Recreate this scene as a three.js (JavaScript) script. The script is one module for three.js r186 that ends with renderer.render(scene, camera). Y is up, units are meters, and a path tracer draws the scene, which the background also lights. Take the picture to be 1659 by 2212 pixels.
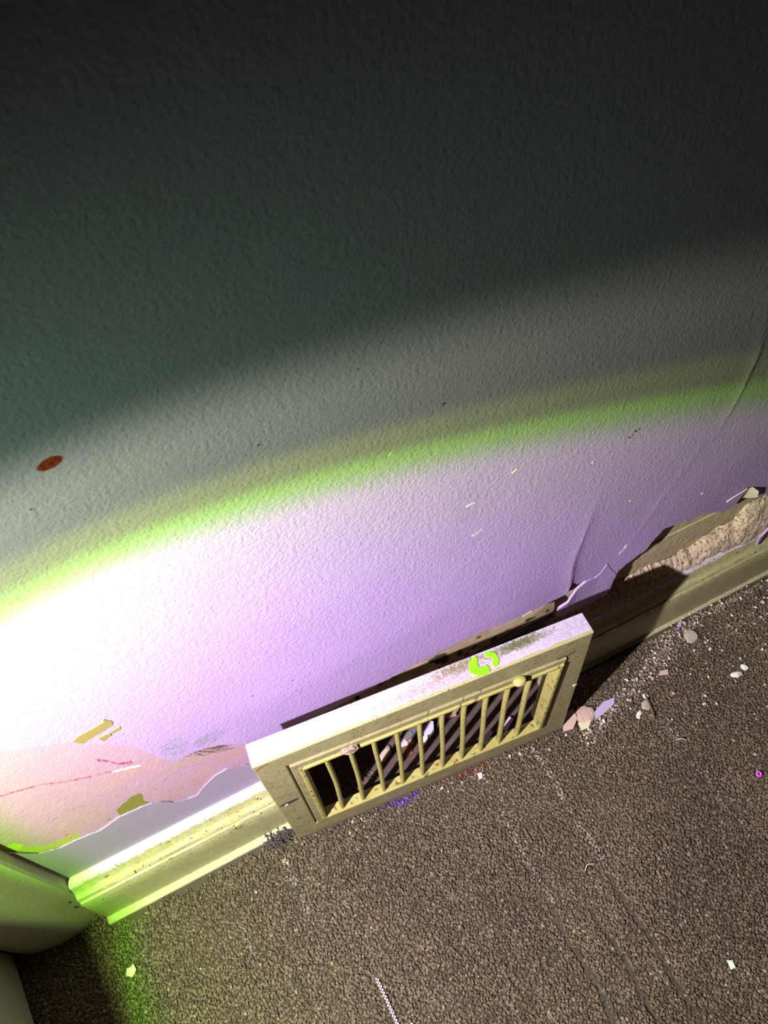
import * as THREE from 'three';
import { mergeGeometries, toCreasedNormals } from 'three/addons/utils/BufferGeometryUtils.js';
import { RoundedBoxGeometry } from 'three/addons/geometries/RoundedBoxGeometry.js';

// ------------------------------------------------------------------ camera, light, exposure
const scene = new THREE.Scene();
scene.background = new THREE.Color(0x000000);
const camera = new THREE.PerspectiveCamera(2 * Math.atan(1106 / 1600) * 180 / Math.PI, 1659 / 2212, 0.02, 20);
camera.position.set(0, 1, 0.3055);
camera.up.set(0.3898, 0.5803, -0.7151);
camera.lookAt(0 + 0.2266, 1 - 0.813, 0.3055 - 0.5363);
const renderer = new THREE.WebGLRenderer();
renderer.toneMapping = THREE.LinearToneMapping;
renderer.toneMappingExposure = 1.0;
renderer.shadowMap.enabled = true;

// hand torch, held out of the frame to the left: one bulb, its lens splits the rim of the beam into colours
const TORCH = new THREE.Vector3(-0.412, 0.862, 0.286);
const AXIS = new THREE.Vector3(0.6114, -0.7734, -0.1574).normalize();
const D2R = Math.PI / 180;
function beam(name, r, g, b, intensity, degrees, penumbra) {
  const l = new THREE.SpotLight(new THREE.Color().setRGB(r, g, b), intensity, 0, degrees * D2R, penumbra, 2);
  l.name = name;
  l.position.copy(TORCH);
  l.target.position.copy(TORCH).addScaledVector(AXIS, 1);
  l.castShadow = true; l.shadow.radius = 0.35; l.shadow.mapSize.set(2048, 2048);
  l.shadow.camera.near = 0.02; l.shadow.camera.far = 6;
  scene.add(l, l.target);
}
beam('torch_core', 0.95, 0.16, 0.95, 2.6, 29.4, 0.10);
beam('torch_violet_centre', 0.58, 0.0, 1.0, 2.9, 29.0, 0.8);
beam('torch_green_rim', 0.24, 1.0, 0.02, 3.1, 30.3, 0.035);
beam('torch_yellow_rim', 0.55, 1.0, 0.0, 0.95, 32.5, 0.04);
beam('torch_halo', 0.65, 1.0, 0.37, 1.10, 40.0, 0.13);
beam('torch_spill', 0.36, 1.0, 0.33, 0.52, 62, 1.0);

// ------------------------------------------------------------------ helpers
let seed = 12345;
function rnd() { seed = (seed * 1664525 + 1013904223) >>> 0; return seed / 4294967296; }
const rr = (a, b) => a + (b - a) * rnd();
function hash(ix, iy, k = 0) { let h = (ix * 374761393 + iy * 668265263 + k * 974634077) | 0; h = Math.imul(h ^ (h >>> 13), 1274126177); h ^= h >>> 16; return (h >>> 0) / 4294967296; }
const sm = t => t * t * (3 - 2 * t);
function vnoise(x, y, k = 0, px = 0, py = 0) {                       // value noise, optionally periodic
  const ix = Math.floor(x), iy = Math.floor(y), fx = sm(x - ix), fy = sm(y - iy);
  const w = (v, p) => p ? ((v % p) + p) % p : v;
  const a = hash(w(ix, px), w(iy, py), k), b = hash(w(ix + 1, px), w(iy, py), k), c = hash(w(ix, px), w(iy + 1, py), k), d = hash(w(ix + 1, px), w(iy + 1, py), k);
  return a + (b - a) * fx + (c - a) * fy + (a - b - c + d) * fx * fy;
}
function fbm(x, y, k = 0, oct = 4) { let s = 0, a = 0.5, n = 0; for (let i = 0; i < oct; i++) { s += a * vnoise(x, y, k + i); n += a; a *= 0.5; x *= 2.03; y *= 2.03; } return s / n; }
const taken = new Map();
function numbered(n) { const k = taken.get(n) || 0; taken.set(n, k + 1); return k ? n + '_' + String(k).padStart(3, '0') : n; }
function shadows(o) { o.traverse(c => { if (c.isMesh) { c.castShadow = true; c.receiveShadow = true; } }); return o; }
function part(name, geo, mat, parent) { const m = new THREE.Mesh(geo, mat); m.name = name; parent.add(m); return m; }
function thing(name, label, category, group) {
  const g = new THREE.Group(); g.name = numbered(name); g.userData = { label, category }; if (group) g.userData.group = group; scene.add(g); return g;
}
function single(name, geo, mat, label, category, group) {
  const m = new THREE.Mesh(geo, mat); m.name = numbered(name); m.userData = { label, category }; if (group) m.userData.group = group; scene.add(m); return m;
}
function structure(name, label, geo, mat) {
  const o = geo ? new THREE.Mesh(geo, mat) : new THREE.Group(); o.name = name; o.userData = { kind: 'structure', label, category: name.split('_')[0] }; scene.add(o); return o;
}
function box(x0, x1, y0, y1, z0, z1) { const g = new THREE.BoxGeometry(x1 - x0, y1 - y0, z1 - z0); g.translate((x0 + x1) / 2, (y0 + y1) / 2, (z0 + z1) / 2); return g; }
const lin = (r, g, b) => new THREE.Color().setRGB(r, g, b);
function std(r, g, b, rough = 0.8, extra = {}) { return new THREE.MeshStandardMaterial({ color: lin(r, g, b), roughness: rough, ...extra }); }
function interp(P) { return x => { if (x <= P[0][0]) return P[0][1]; for (let i = 1; i < P.length; i++) if (x <= P[i][0]) { const [a, b] = P[i - 1], [c, d] = P[i]; return b + (d - b) * (x - a) / (c - a || 1e-9); } return P[P.length - 1][1]; }; }

// periodic relief texture (grey), returned as DataTexture
function relief(n, fn) {
  const d = new Uint8Array(n * n * 4);
  for (let j = 0; j < n; j++) for (let i = 0; i < n; i++) { const v = Math.max(0, Math.min(255, fn(i / n, j / n) * 255)); const o = (j * n + i) * 4; d[o] = d[o + 1] = d[o + 2] = v; d[o + 3] = 255; }
  const t = new THREE.DataTexture(d, n, n); t.magFilter = THREE.LinearFilter; t.wrapS = t.wrapT = THREE.RepeatWrapping; t.needsUpdate = true; return t;
}
function colours(n, fn, m = n) {
  const d = new Uint8Array(n * m * 4);
  for (let j = 0; j < m; j++) for (let i = 0; i < n; i++) { const c = fn(i / n, j / m); const o = (j * n + i) * 4; for (let k = 0; k < 3; k++) d[o + k] = Math.max(0, Math.min(255, c[k])); d[o + 3] = 255; }
  const t = new THREE.DataTexture(d, n, m); t.magFilter = THREE.LinearFilter; t.wrapS = t.wrapT = THREE.RepeatWrapping; t.colorSpace = THREE.SRGBColorSpace; t.needsUpdate = true; return t;
}
const mix3 = (a, b, t) => [a[0] + (b[0] - a[0]) * t, a[1] + (b[1] - a[1]) * t, a[2] + (b[2] - a[2]) * t];
const step = (a, b, x) => sm(Math.max(0, Math.min(1, (x - a) / (b - a))));

// ------------------------------------------------------------------ textures
const peel = relief(512, (u, v) => {                                   // orange-peel roller texture of the wall paint, 0.13 m a tile
  const a = vnoise(u * 36, v * 36, 1, 36, 36), b = vnoise(u * 62 + 0.3, v * 62, 2, 62, 62), c = vnoise(u * 104, v * 104, 3, 104, 104);
  return 0.42 * a + 0.38 * b + 0.2 * c;
});
const grain = relief(256, (u, v) => 0.5 * vnoise(u * 40, v * 40, 11, 40, 40) + 0.5 * vnoise(u * 90, v * 90, 12, 90, 90));
const rough = relief(256, (u, v) => { const a = vnoise(u * 22, v * 22, 21, 22, 22), b = vnoise(u * 50, v * 50, 22, 50, 50); return 0.6 * a + 0.4 * b; });
function rep(t, x, y) { const c = t.clone(); c.repeat.set(x, y); c.needsUpdate = true; return c; }

// wall canvas: x -0.4..1.3, y 0..1.05 metres
const WX0 = -0.4, WW = 1.7, WH = 1.05;
const wc = document.createElement('canvas'); wc.width = 2048; wc.height = 1265;
{
  const g = wc.getContext('2d'); const S = 2048 / WW;
  const X = x => (x - WX0) * S, Y = y => 1265 - y * S;
  g.fillStyle = 'rgb(187,153,220)'; g.fillRect(0, 0, 2048, 1265);
  for (let i = 0; i < 5200; i++) {                                     // faint mottling of old paint
    const x = rnd() * 2048, y = rnd() * 1265, r = rr(3, 16), k = rnd();
    g.fillStyle = k < 0.5 ? 'rgba(178,146,210,0.10)' : 'rgba(196,164,228,0.10)';
    g.beginPath(); g.ellipse(x, y, r, r * rr(0.5, 1), rnd() * 3, 0, 7); g.fill();
  }
  for (const [x, y, w, h, a, al] of [[0.20, 0.46, 0.02, 0.05, 0.3, 0.10], [0.205, 0.50, 0.012, 0.03, 0.2, 0.12], [-0.105, 0.31, 0.012, 0.02, 0.1, 0.3], [-0.075, 0.292, 0.016, 0.012, 0.4, 0.3], [0.10, 0.245, 0.05, 0.012, 0, 0.12], [0.29, 0.275, 0.03, 0.01, 0.1, 0.14]])
    for (let i = 0; i < 140; i++) { g.fillStyle = `rgba(120,112,118,${al * 0.3})`; const p = rnd() * 6.3, q = Math.sqrt(rnd()); g.beginPath(); g.ellipse(X(x + w * q * Math.cos(p)), Y(y + h * q * Math.sin(p)), rr(1.5, 4), rr(1, 3), rnd() * 3, 0, 7); g.fill(); }
  // red smudge
  g.save(); g.translate(X(-0.0585), Y(0.7070)); g.rotate(-0.2);
  g.fillStyle = 'rgb(140,30,20)'; g.beginPath(); g.ellipse(0, 0, 8.6, 4.4, 0, 0, 7); g.fill();
  for (let i = 0; i < 50; i++) { g.fillStyle = rnd() < 0.6 ? 'rgba(176,60,44,0.45)' : 'rgba(90,12,10,0.5)'; g.beginPath(); g.ellipse(rr(-6, 6), rr(-3, 3), rr(0.5, 2), rr(0.4, 1.2), rnd(), 0, 7); g.fill(); }
  g.restore();
  // dark specks, nicks and scratches
  const dot = (x, y, r, c) => { g.fillStyle = c; g.beginPath(); g.ellipse(X(x), Y(y), r, r * 0.7, 0.6, 0, 7); g.fill(); };
  for (const [x, y, r] of [[0.3734, 0.488, 2.2], [0.3760, 0.490, 1.6], [0.3790, 0.4935, 2.0], [0.3827, 0.4947, 1.6], [0.3775, 0.4955, 1.2], [0.4041, 0.3751, 1.3], [0.46, 0.34, 1.2], [0.02, 0.33, 1.4], [0.27, 0.55, 1.1], [0.18, 0.63, 1.6], [0.05, 0.66, 1.2], [-0.08, 0.68, 1], [0.12, 0.69, 1], [0.35, 0.66, 1]]) dot(x, y, r, 'rgb(66,58,50)');
  dot(-0.02, 0.338, 2.2, 'rgb(120,112,92)'); dot(0.02, 0.305, 1.6, 'rgb(120,112,92)');
  const line = (P, w, c) => { g.strokeStyle = c; g.lineWidth = w; g.beginPath(); P.forEach(([x, y], i) => i ? g.lineTo(X(x), Y(y)) : g.moveTo(X(x), Y(y))); g.stroke(); };
  line([[0.1355, 0.6003], [0.1382, 0.6027]], 2, 'rgb(214,222,150)');
  line([[0.1095, 0.582], [0.1118, 0.5832]], 3, 'rgb(150,170,40)');
  line([[0.40, 0.335], [0.43, 0.345]], 0.7, 'rgba(120,108,130,0.6)'); line([[0.43, 0.30], [0.50, 0.335]], 0.7, 'rgba(120,108,130,0.6)');
}
const wallMap = new THREE.CanvasTexture(wc); wallMap.colorSpace = THREE.SRGBColorSpace;
const wallMat = new THREE.MeshStandardMaterial({ map: wallMap, roughness: 0.62, bumpMap: rep(peel, WW / 0.10, WH / 0.10), bumpScale: 0.0005 });

// torn area canvas: x -0.31..-0.03, y 0.08..0.48
const PX0 = -0.31, PW = 0.28, PY0 = 0.08, PH = 0.40;
const pc = document.createElement('canvas'); pc.width = 1120; pc.height = 1600;
{
  const g = pc.getContext('2d'), S = 4000; const X = x => (x - PX0) * S, Y = y => 1600 - (y - PY0) * S;
  g.fillStyle = 'rgb(191,145,182)'; g.fillRect(0, 0, 1120, 1600);
  const blotch = (x, y, w, h, c, n, s0, s1) => { for (let i = 0; i < n; i++) { const p = rnd() * 6.3, q = Math.sqrt(rnd()); g.fillStyle = c; g.beginPath(); g.ellipse(X(x + w * q * Math.cos(p)), Y(y + h * q * Math.sin(p)), rr(s0, s1), rr(s0, s1) * 0.6, rnd() * 3, 0, 7); g.fill(); } };
  blotch(-0.17, 0.27, 0.14, 0.12, 'rgba(206,158,196,0.12)', 500, 6, 30); blotch(-0.2, 0.24, 0.1, 0.1, 'rgba(198,168,160,0.12)', 400, 6, 26);
  blotch(-0.15, 0.295, 0.045, 0.012, 'rgba(210,150,125,0.16)', 220, 4, 14); blotch(-0.10, 0.262, 0.03, 0.012, 'rgba(165,150,105,0.16)', 200, 4, 14); blotch(-0.07, 0.235, 0.025, 0.02, 'rgba(170,150,115,0.16)', 200, 4, 14);
  blotch(-0.225, 0.245, 0.03, 0.022, 'rgba(190,160,115,0.14)', 240, 4, 16); blotch(-0.12, 0.195, 0.03, 0.016, 'rgba(178,140,120,0.15)', 200, 4, 14);
  blotch(-0.10, 0.215, 0.01, 0.022, 'rgba(215,150,130,0.2)', 90, 3, 9);
  const poly = (P, c) => { g.fillStyle = c; g.beginPath(); P.forEach(([x, y], i) => i ? g.lineTo(X(x) + rr(-2, 2), Y(y) + rr(-2, 2)) : g.moveTo(X(x), Y(y))); g.closePath(); g.fill(); };
  const jag = P => { const o = []; for (let i = 0; i < P.length; i++) { const a = P[i], b = P[(i + 1) % P.length]; for (let k = 0; k < 7; k++) { const t = k / 7; o.push([a[0] + (b[0] - a[0]) * t + rr(-0.0007, 0.0007), a[1] + (b[1] - a[1]) * t + rr(-0.0007, 0.0007)]); } } return o; };
  poly(jag([[-0.1897, 0.2289], [-0.1803, 0.2367], [-0.1676, 0.2445], [-0.1612, 0.2439], [-0.1589, 0.2351], [-0.1636, 0.2217], [-0.1603, 0.2093], [-0.169, 0.2060], [-0.1918, 0.2100]]), 'rgb(136,124,62)');
  poly(jag([[-0.2870, 0.2741], [-0.28, 0.2691], [-0.2724, 0.2658], [-0.2756, 0.2516], [-0.2606, 0.2291], [-0.2411, 0.2243], [-0.2294, 0.2206], [-0.2373, 0.2047], [-0.2704, 0.2151], [-0.2875, 0.2603]]), 'rgb(178,172,88)');
  poly(jag([[-0.2855, 0.274], [-0.2735, 0.268], [-0.2715, 0.252], [-0.2855, 0.25]]), 'rgb(196,190,70)');
  for (let i = 0; i < 9; i++) { const x = rr(-0.26, -0.13), y = rr(0.215, 0.29); poly(jag([[x, y], [x + rr(0.002, 0.005), y - rr(0.001, 0.004)], [x + 0.001, y - 0.003]]), 'rgb(140,112,84)'); }
  const stroke = (P, w, c) => { g.strokeStyle = c; g.lineWidth = w; g.beginPath(); P.forEach(([x, y], i) => i ? g.lineTo(X(x), Y(y)) : g.moveTo(X(x), Y(y))); g.stroke(); };
  const R1 = interp([[-0.24, 0.3714], [-0.2252, 0.3654], [-0.2127, 0.359], [-0.1946, 0.341], [-0.1787, 0.3289], [-0.1627, 0.3192]]);
  for (let i = 0; i < 260; i++) { const x = rr(-0.255, -0.161), y = R1(x) + rr(-0.0016, 0.0016); stroke([[x, y], [x + rr(0.0005, 0.003), y - rr(-0.001, 0.0022)]], rr(0.8, 2.2), rnd() < 0.7 ? 'rgba(150,20,70,0.75)' : 'rgba(196,110,140,0.7)'); }
  const R2 = interp([[-0.1611, 0.3546], [-0.1564, 0.3412], [-0.1522, 0.3276], [-0.1451, 0.3215]]);
  for (let i = 0; i < 130; i++) { const x = rr(-0.163, -0.143), y = R2(x) + rr(-0.003, 0.003); stroke([[x, y], [x + rr(-0.001, 0.001), y - rr(0.002, 0.006)]], rr(0.8, 1.6), 'rgba(150,30,84,0.55)'); }
  for (const [x, y] of [[-0.1576, 0.3162], [-0.1437, 0.307], [-0.149, 0.3115]]) { poly(jag([[x - 0.005, y + 0.003], [x + 0.004, y - 0.001], [x + 0.003, y - 0.005], [x - 0.004, y - 0.002]]), 'rgb(240,236,240)'); }
  const SC = [[-0.1117, 0.2832], [-0.099, 0.2719], [-0.0927, 0.2829], [-0.071, 0.2539], [-0.0892, 0.2573], [-0.096, 0.2828], [-0.0772, 0.25], [-0.0586, 0.2386]];
  stroke(SC, 3, 'rgb(44,30,40)');
  for (let i = 0; i < 26; i++) { const t = rr(0, 1), x = -0.1 + 0.032 * t, y = 0.276 - 0.022 * t + rr(-0.006, 0.006); stroke([[x, y], [x + rr(0.004, 0.014), y - rr(0.004, 0.012)]], rr(1.2, 3), 'rgba(44,28,44,0.85)'); }
  stroke([[-0.1349, 0.2413], [-0.131, 0.249], [-0.1189, 0.2492], [-0.1050, 0.2460], [-0.0937, 0.240]], 1.2, 'rgba(80,60,64,0.8)');
  stroke([[-0.128, 0.238], [-0.118, 0.244], [-0.107, 0.236]], 1, 'rgba(80,60,64,0.7)');
  for (let i = 0; i < 60; i++) { const x = rr(-0.25, -0.09), y = rr(0.19, 0.30); stroke([[x, y], [x + rr(-0.002, 0.002), y + rr(0.003, 0.012)]], 0.8, 'rgba(236,214,220,0.5)'); }
}
const pinkMap = new THREE.CanvasTexture(pc); pinkMap.colorSpace = THREE.SRGBColorSpace;
const pinkMat = new THREE.MeshStandardMaterial({ map: pinkMap, roughness: 0.7, bumpMap: rep(grain, PW / 0.1, PH / 0.1), bumpScale: 0.0003 });

// ------------------------------------------------------------------ sheets: a skin with a torn lower edge, thickness and relief
function sheet(x0, x1, bot, top, zf, th, nx, ny, uvf, pw = 1.6) {
  const pos = [], uv = [], idx = [];
  for (let j = 0; j <= ny; j++) for (let i = 0; i <= nx; i++) {
    const x = x0 + (x1 - x0) * i / nx, b = bot(x), t = Math.pow(j / ny, pw), y = b + (top(x) - b) * t;
    pos.push(x, y, zf(x, y)); uv.push(...uvf(x, y));
  }
  const at = (i, j) => j * (nx + 1) + i;
  for (let j = 0; j < ny; j++) for (let i = 0; i < nx; i++) { const a = at(i, j), b = at(i + 1, j), c = at(i + 1, j + 1), d = at(i, j + 1); idx.push(a, b, c, a, c, d); }
  const strip = (list, flip) => {                                       // edge wall with its own vertices
    const s = pos.length / 3;
    for (const k of list) { const x = pos[k * 3], y = pos[k * 3 + 1], z = pos[k * 3 + 2]; pos.push(x, y, z, x, y, z - th); uv.push(uv[k * 2], uv[k * 2 + 1], uv[k * 2], uv[k * 2 + 1] - th); }
    for (let i = 0; i < list.length - 1; i++) { const a = s + i * 2, b = a + 1, c = a + 2, d = a + 3; flip ? idx.push(a, c, b, b, c, d) : idx.push(a, b, c, b, d, c); }
  };
  const B = [], T = [], L = [], R = [];
  for (let i = 0; i <= nx; i++) { B.push(at(i, 0)); T.push(at(i, ny)); } for (let j = 0; j <= ny; j++) { L.push(at(0, j)); R.push(at(nx, j)); }
  strip(B, false); strip(T, true); strip(L, true); strip(R, false);
  const g = new THREE.BufferGeometry(); g.setAttribute('position', new THREE.Float32BufferAttribute(pos, 3)); g.setAttribute('uv', new THREE.Float32BufferAttribute(uv, 2)); g.setIndex(idx); g.computeVertexNormals(); return g;
}
const wallUV = (x, y) => [(x - WX0) / WW, y / WH];
const pinkUV = (x, y) => [(x - PX0) / PW, (y - PY0) / PH];

const wall = structure('wall_back', 'lilac painted plaster wall with torn lower edge');
const edgeP = [[-0.30, 0.455], [-0.2042, 0.4487], [-0.1808, 0.4232], [-0.1694, 0.4142], [-0.1639, 0.408], [-0.1476, 0.3779], [-0.1317, 0.3523], [-0.1268, 0.3302], [-0.1212, 0.3094], [-0.1205, 0.2951], [-0.1099, 0.2806], [-0.0936, 0.2793], [-0.0778, 0.2754], [-0.0505, 0.2427], [-0.0442, 0.2320], [-0.0272, 0.2134], [-0.0158, 0.2171],
  [0.0114, 0.2174], [0.0391, 0.2188], [0.0815, 0.2236], [0.1245, 0.2259], [0.1683, 0.2295], [0.2128, 0.2331], [0.2432, 0.2323], [0.2621, 0.2275], [0.3, 0.2253], [0.3203, 0.2232], [0.3387, 0.2223], [0.3528, 0.2245], [0.3539, 0.2447], [0.3552, 0.2570], [0.3566, 0.262], [0.3590, 0.2420], [0.3676, 0.2318], [0.3803, 0.2310], [0.3936, 0.2270], [0.4005, 0.2323], [0.4053, 0.2515],
  [0.412, 0.232], [0.4283, 0.2051], [0.4305, 0.2143], [0.4473, 0.2291], [0.4633, 0.235], [0.4721, 0.2549], [0.4803, 0.266], [0.4856, 0.2675], [0.5061, 0.2632], [0.5282, 0.2559], [0.5437, 0.2547], [0.5676, 0.2407], [0.5933, 0.2277], [0.6030, 0.233], [0.6083, 0.2464], [0.6096, 0.2559], [0.612, 0.2670], [0.6221, 0.2561], [0.6278, 0.2453], [0.633, 0.228], [0.6458, 0.2222], [0.6627, 0.2209], [0.75, 0.215], [1.3, 0.21]];
const edge0 = interp(edgeP);
const edge = x => edge0(x) + 0.0022 * (vnoise(x * 260, 3, 5) - 0.5) + 0.0016 * (vnoise(x * 620, 8, 6) - 0.5);
const ridgeX = interp([[0.2, 0.356], [0.245, 0.3539], [0.2827, 0.3487], [0.3069, 0.3489], [0.3276, 0.3523], [0.3417, 0.3522], [0.45, 0.362]]);
const creaseX = interp([[0.40, 0.495], [0.435, 0.5005], [0.478, 0.505], [0.531, 0.5026], [0.568, 0.4905], [0.6, 0.483]]);
function wallZ(x, y) {
  let z = 0.0012 * (fbm(x * 9, y * 9, 31, 3) - 0.5);
  const fy = Math.max(0, Math.min(1, (0.42 - y) / 0.17));               // crease that grows towards the broken edge
  if (fy > 0) { const d = x - ridgeX(y); z += 0.0028 * fy * (d < 0 ? Math.exp(d / 0.012) : Math.exp(-d / 0.006)); z += 0.003 * fy * fy * Math.exp(-((x - 0.28) ** 2) / 0.006); }
  const f2 = Math.max(0, 1 - Math.abs(y - 0.52) / 0.11); if (f2 > 0) { const d = x - creaseX(y); z += 0.0016 * f2 * (d < 0 ? Math.exp(d / 0.005) : Math.exp(-d / 0.002)); }
  const d3 = x - (0.435 + (y - 0.28) * 0.35); if (y > 0.26 && y < 0.42) z += 0.00025 * Math.exp(-(d3 * d3) / 0.00004);
  z += 0.0025 * Math.exp(-((x - 0.47) ** 2) / 0.004) * Math.max(0, (0.36 - y) / 0.12);
  return z;
}
part('paint_skin', sheet(-0.30, 1.3, edge, () => 2.4, wallZ, 0.012, 1060, 110, wallUV, 2.6), wallMat, wall);
// torn paper layer under the paint, left of the vent
part('exposed_pink_plaster', sheet(-0.30, -0.0352, () => 0.10, () => 0.47, (x, y) => -0.0016 + 0.0004 * (fbm(x * 40, y * 40, 41) - 0.5), 0.009, 90, 90, pinkUV, 1), pinkMat, wall).userData.label = 'smooth pink plaster bared under the torn paint';
const stripTop0 = interp([[-0.30, 0.272], [-0.286, 0.2710], [-0.2845, 0.2570], [-0.2797, 0.2425], [-0.2717, 0.2209], [-0.2548, 0.2105], [-0.2356, 0.2087], [-0.2159, 0.2028], [-0.1918, 0.2131], [-0.1687, 0.21], [-0.1595, 0.206], [-0.1515, 0.1977], [-0.143, 0.1809], [-0.1302, 0.1709], [-0.1196, 0.1687], [-0.1081, 0.1841], [-0.0919, 0.1971], [-0.0785, 0.1993], [-0.0528, 0.1788], [-0.035, 0.17]]);
const stripTop = x => stripTop0(x) + 0.0012 * (vnoise(x * 300, 3, 55) - 0.5);
const stripMat = std(0.36, 0.27, 0.47, 0.6, { bumpMap: rep(grain, 10, 10), bumpScale: 0.0002 });
part('lower_paint_strip', sheet(-0.30, -0.0353, () => 0.09, stripTop, (x, y) => 0.0002 + 0.0006 * (fbm(x * 20, y * 20, 47, 2) - 0.5), 0.0014, 260, 16, (x, y) => [x, y], 1), stripMat, wall).userData.label = 'smooth lilac-grey paint strip above the baseboard';
// chipped ochre patches inside the bright area: small flakes missing, the bared coat is a shade proud
const chipShape = (P, z0, dz) => { const s = new THREE.Shape(); const o = []; for (let i = 0; i < P.length; i++) { const a = P[i], b = P[(i + 1) % P.length]; for (let k = 0; k < 4; k++) { const t = k / 4, j = k ? 0.0006 : 0; o.push([a[0] + (b[0] - a[0]) * t + rr(-j, j), a[1] + (b[1] - a[1]) * t + rr(-j, j)]); } } o.forEach(([x, y], i) => i ? s.lineTo(x, y) : s.moveTo(x, y)); const g = new THREE.ExtrudeGeometry(s, { depth: dz, bevelEnabled: false }); g.translate(0, 0, z0); return g; };
const ochre = std(0.30, 0.21, 0.075, 0.85);
for (const P of [[[-0.1639, 0.408], [-0.1579, 0.413], [-0.1464, 0.415], [-0.1348, 0.417], [-0.1335, 0.422], [-0.1318, 0.4205], [-0.1297, 0.4123], [-0.1311, 0.4064], [-0.1429, 0.4024], [-0.1518, 0.4005], [-0.1582, 0.3981]], [[-0.147, 0.3951], [-0.1375, 0.3943], [-0.1381, 0.3886], [-0.1462, 0.3857]], [[-0.1368, 0.3962], [-0.1277, 0.3981], [-0.1287, 0.3934], [-0.1359, 0.3909]]])
  part('ochre_patch', chipShape(P, -0.004, 0.0044 + wallZ(P[0][0], P[0][1])), ochre, wall).userData.label = 'ochre undercoat bared where paint flaked';
// scuffs: short raised paint slivers
const sliver = std(0.80, 0.76, 0.70, 0.6), sliverYellow = std(0.80, 0.76, 0.42, 0.6);
for (const [x0, y0, x1, y1, w, m] of [[0.2465, 0.5136, 0.252, 0.5164, 0.0016, sliverYellow], [0.2036, 0.4942, 0.2124, 0.4963, 0.0015, sliver], [0.2118, 0.4441, 0.2231, 0.448, 0.0009, sliver], [0.4192, 0.2595, 0.4265, 0.269, 0.0008, sliver], [0.425, 0.268, 0.4275, 0.2745, 0.0016, sliver], [0.4041, 0.372, 0.4065, 0.373, 0.0018, sliver], [0.52, 0.31, 0.523, 0.3125, 0.0016, sliver], [0.335, 0.475, 0.3365, 0.477, 0.0015, sliver], [0.415, 0.196, 0.426, 0.194, 0.0008, sliver], [0.413, 0.172, 0.421, 0.168, 0.0008, sliver]]) {
  const L = Math.hypot(x1 - x0, y1 - y0), g = new THREE.CylinderGeometry(w * 0.2, w * 0.55, L, 5); g.scale(1, 1, 0.6);
  const m2 = part('paint_sliver', g, m, wall); m2.position.set((x0 + x1) / 2, (y0 + y1) / 2, wallZ(x0, y0) + 0.0006); m2.rotation.z = Math.atan2(y1 - y0, x1 - x0) - Math.PI / 2;
}
// loose flap of paint and plaster hanging at the crack
function fanSheet(top, bottom, zf, th, n, m, uvf) {                    // ruled sheet between two polylines
  const pick = (P, t) => { const L = [0]; for (let i = 1; i < P.length; i++) L.push(L[i - 1] + Math.hypot(P[i][0] - P[i - 1][0], P[i][1] - P[i - 1][1])); const d = t * L[L.length - 1]; let i = 1; while (i < P.length - 1 && L[i] < d) i++; const k = (d - L[i - 1]) / (L[i] - L[i - 1] || 1e-9); return [P[i - 1][0] + (P[i][0] - P[i - 1][0]) * k, P[i - 1][1] + (P[i][1] - P[i - 1][1]) * k]; };
  const pos = [], uv = [], idx = [];
  for (const s of [0, -th]) for (let j = 0; j <= m; j++) for (let i = 0; i <= n; i++) { const a = pick(bottom, i / n), b = pick(top, i / n), v = j / m; const x = a[0] + (b[0] - a[0]) * v, y = a[1] + (b[1] - a[1]) * v; pos.push(x, y, zf(x, y, i / n, v) + s); uv.push(...uvf(x, y)); }
  const N = (n + 1) * (m + 1), at = (i, j) => j * (n + 1) + i;
  for (let j = 0; j < m; j++) for (let i = 0; i < n; i++) { const a = at(i, j), b = at(i + 1, j), c = at(i + 1, j + 1), d = at(i, j + 1); idx.push(a, b, c, a, c, d, N + a, N + c, N + b, N + a, N + d, N + c); }
  const rim = []; for (let i = 0; i <= n; i++) rim.push(at(i, 0)); for (let j = 1; j <= m; j++) rim.push(at(n, j)); for (let i = n - 1; i >= 0; i--) rim.push(at(i, m)); for (let j = m - 1; j > 0; j--) rim.push(at(0, j));
  for (let k = 0; k < rim.length; k++) { const a = rim[k], b = rim[(k + 1) % rim.length]; idx.push(a, N + a, b, b, N + a, N + b); }
  const g = new THREE.BufferGeometry(); g.setAttribute('position', new THREE.Float32BufferAttribute(pos, 3)); g.setAttribute('uv', new THREE.Float32BufferAttribute(uv, 2)); g.setIndex(idx);
  return toCreasedNormals(g, 0.7);
}
const flapGeo = fanSheet([[0.3436, 0.1780], [0.3445, 0.1873], [0.3448, 0.1982], [0.3579, 0.2068], [0.3671, 0.2236], [0.3803, 0.23], [0.3936, 0.226], [0.4005, 0.2323], [0.4053, 0.2490], [0.416, 0.228], [0.4275, 0.209]],
  [[0.3440, 0.1768], [0.3552, 0.1690], [0.3640, 0.1640], [0.3725, 0.1625], [0.3860, 0.1580], [0.3954, 0.1577], [0.4060, 0.1580], [0.4166, 0.1623], [0.4247, 0.1611], [0.4272, 0.1738], [0.4267, 0.1941], [0.4283, 0.2051]],
  (x, y) => wallZ(x, y) + 0.0006 + 0.0026 * Math.max(0, (0.400 - x) / 0.055) * Math.min(1, (y - 0.15) / 0.06) + 0.0006 * (fbm(x * 60, y * 60, 61, 2) - 0.5), 0.003, 60, 26, wallUV);
part('loose_flap', flapGeo, wallMat, wall).userData.label = 'loose flap of lilac paint hanging below a crack';
const bare = std(0.62, 0.52, 0.44, 0.95, { bumpMap: rep(rough, 12, 12), bumpScale: 0.001 });
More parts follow.
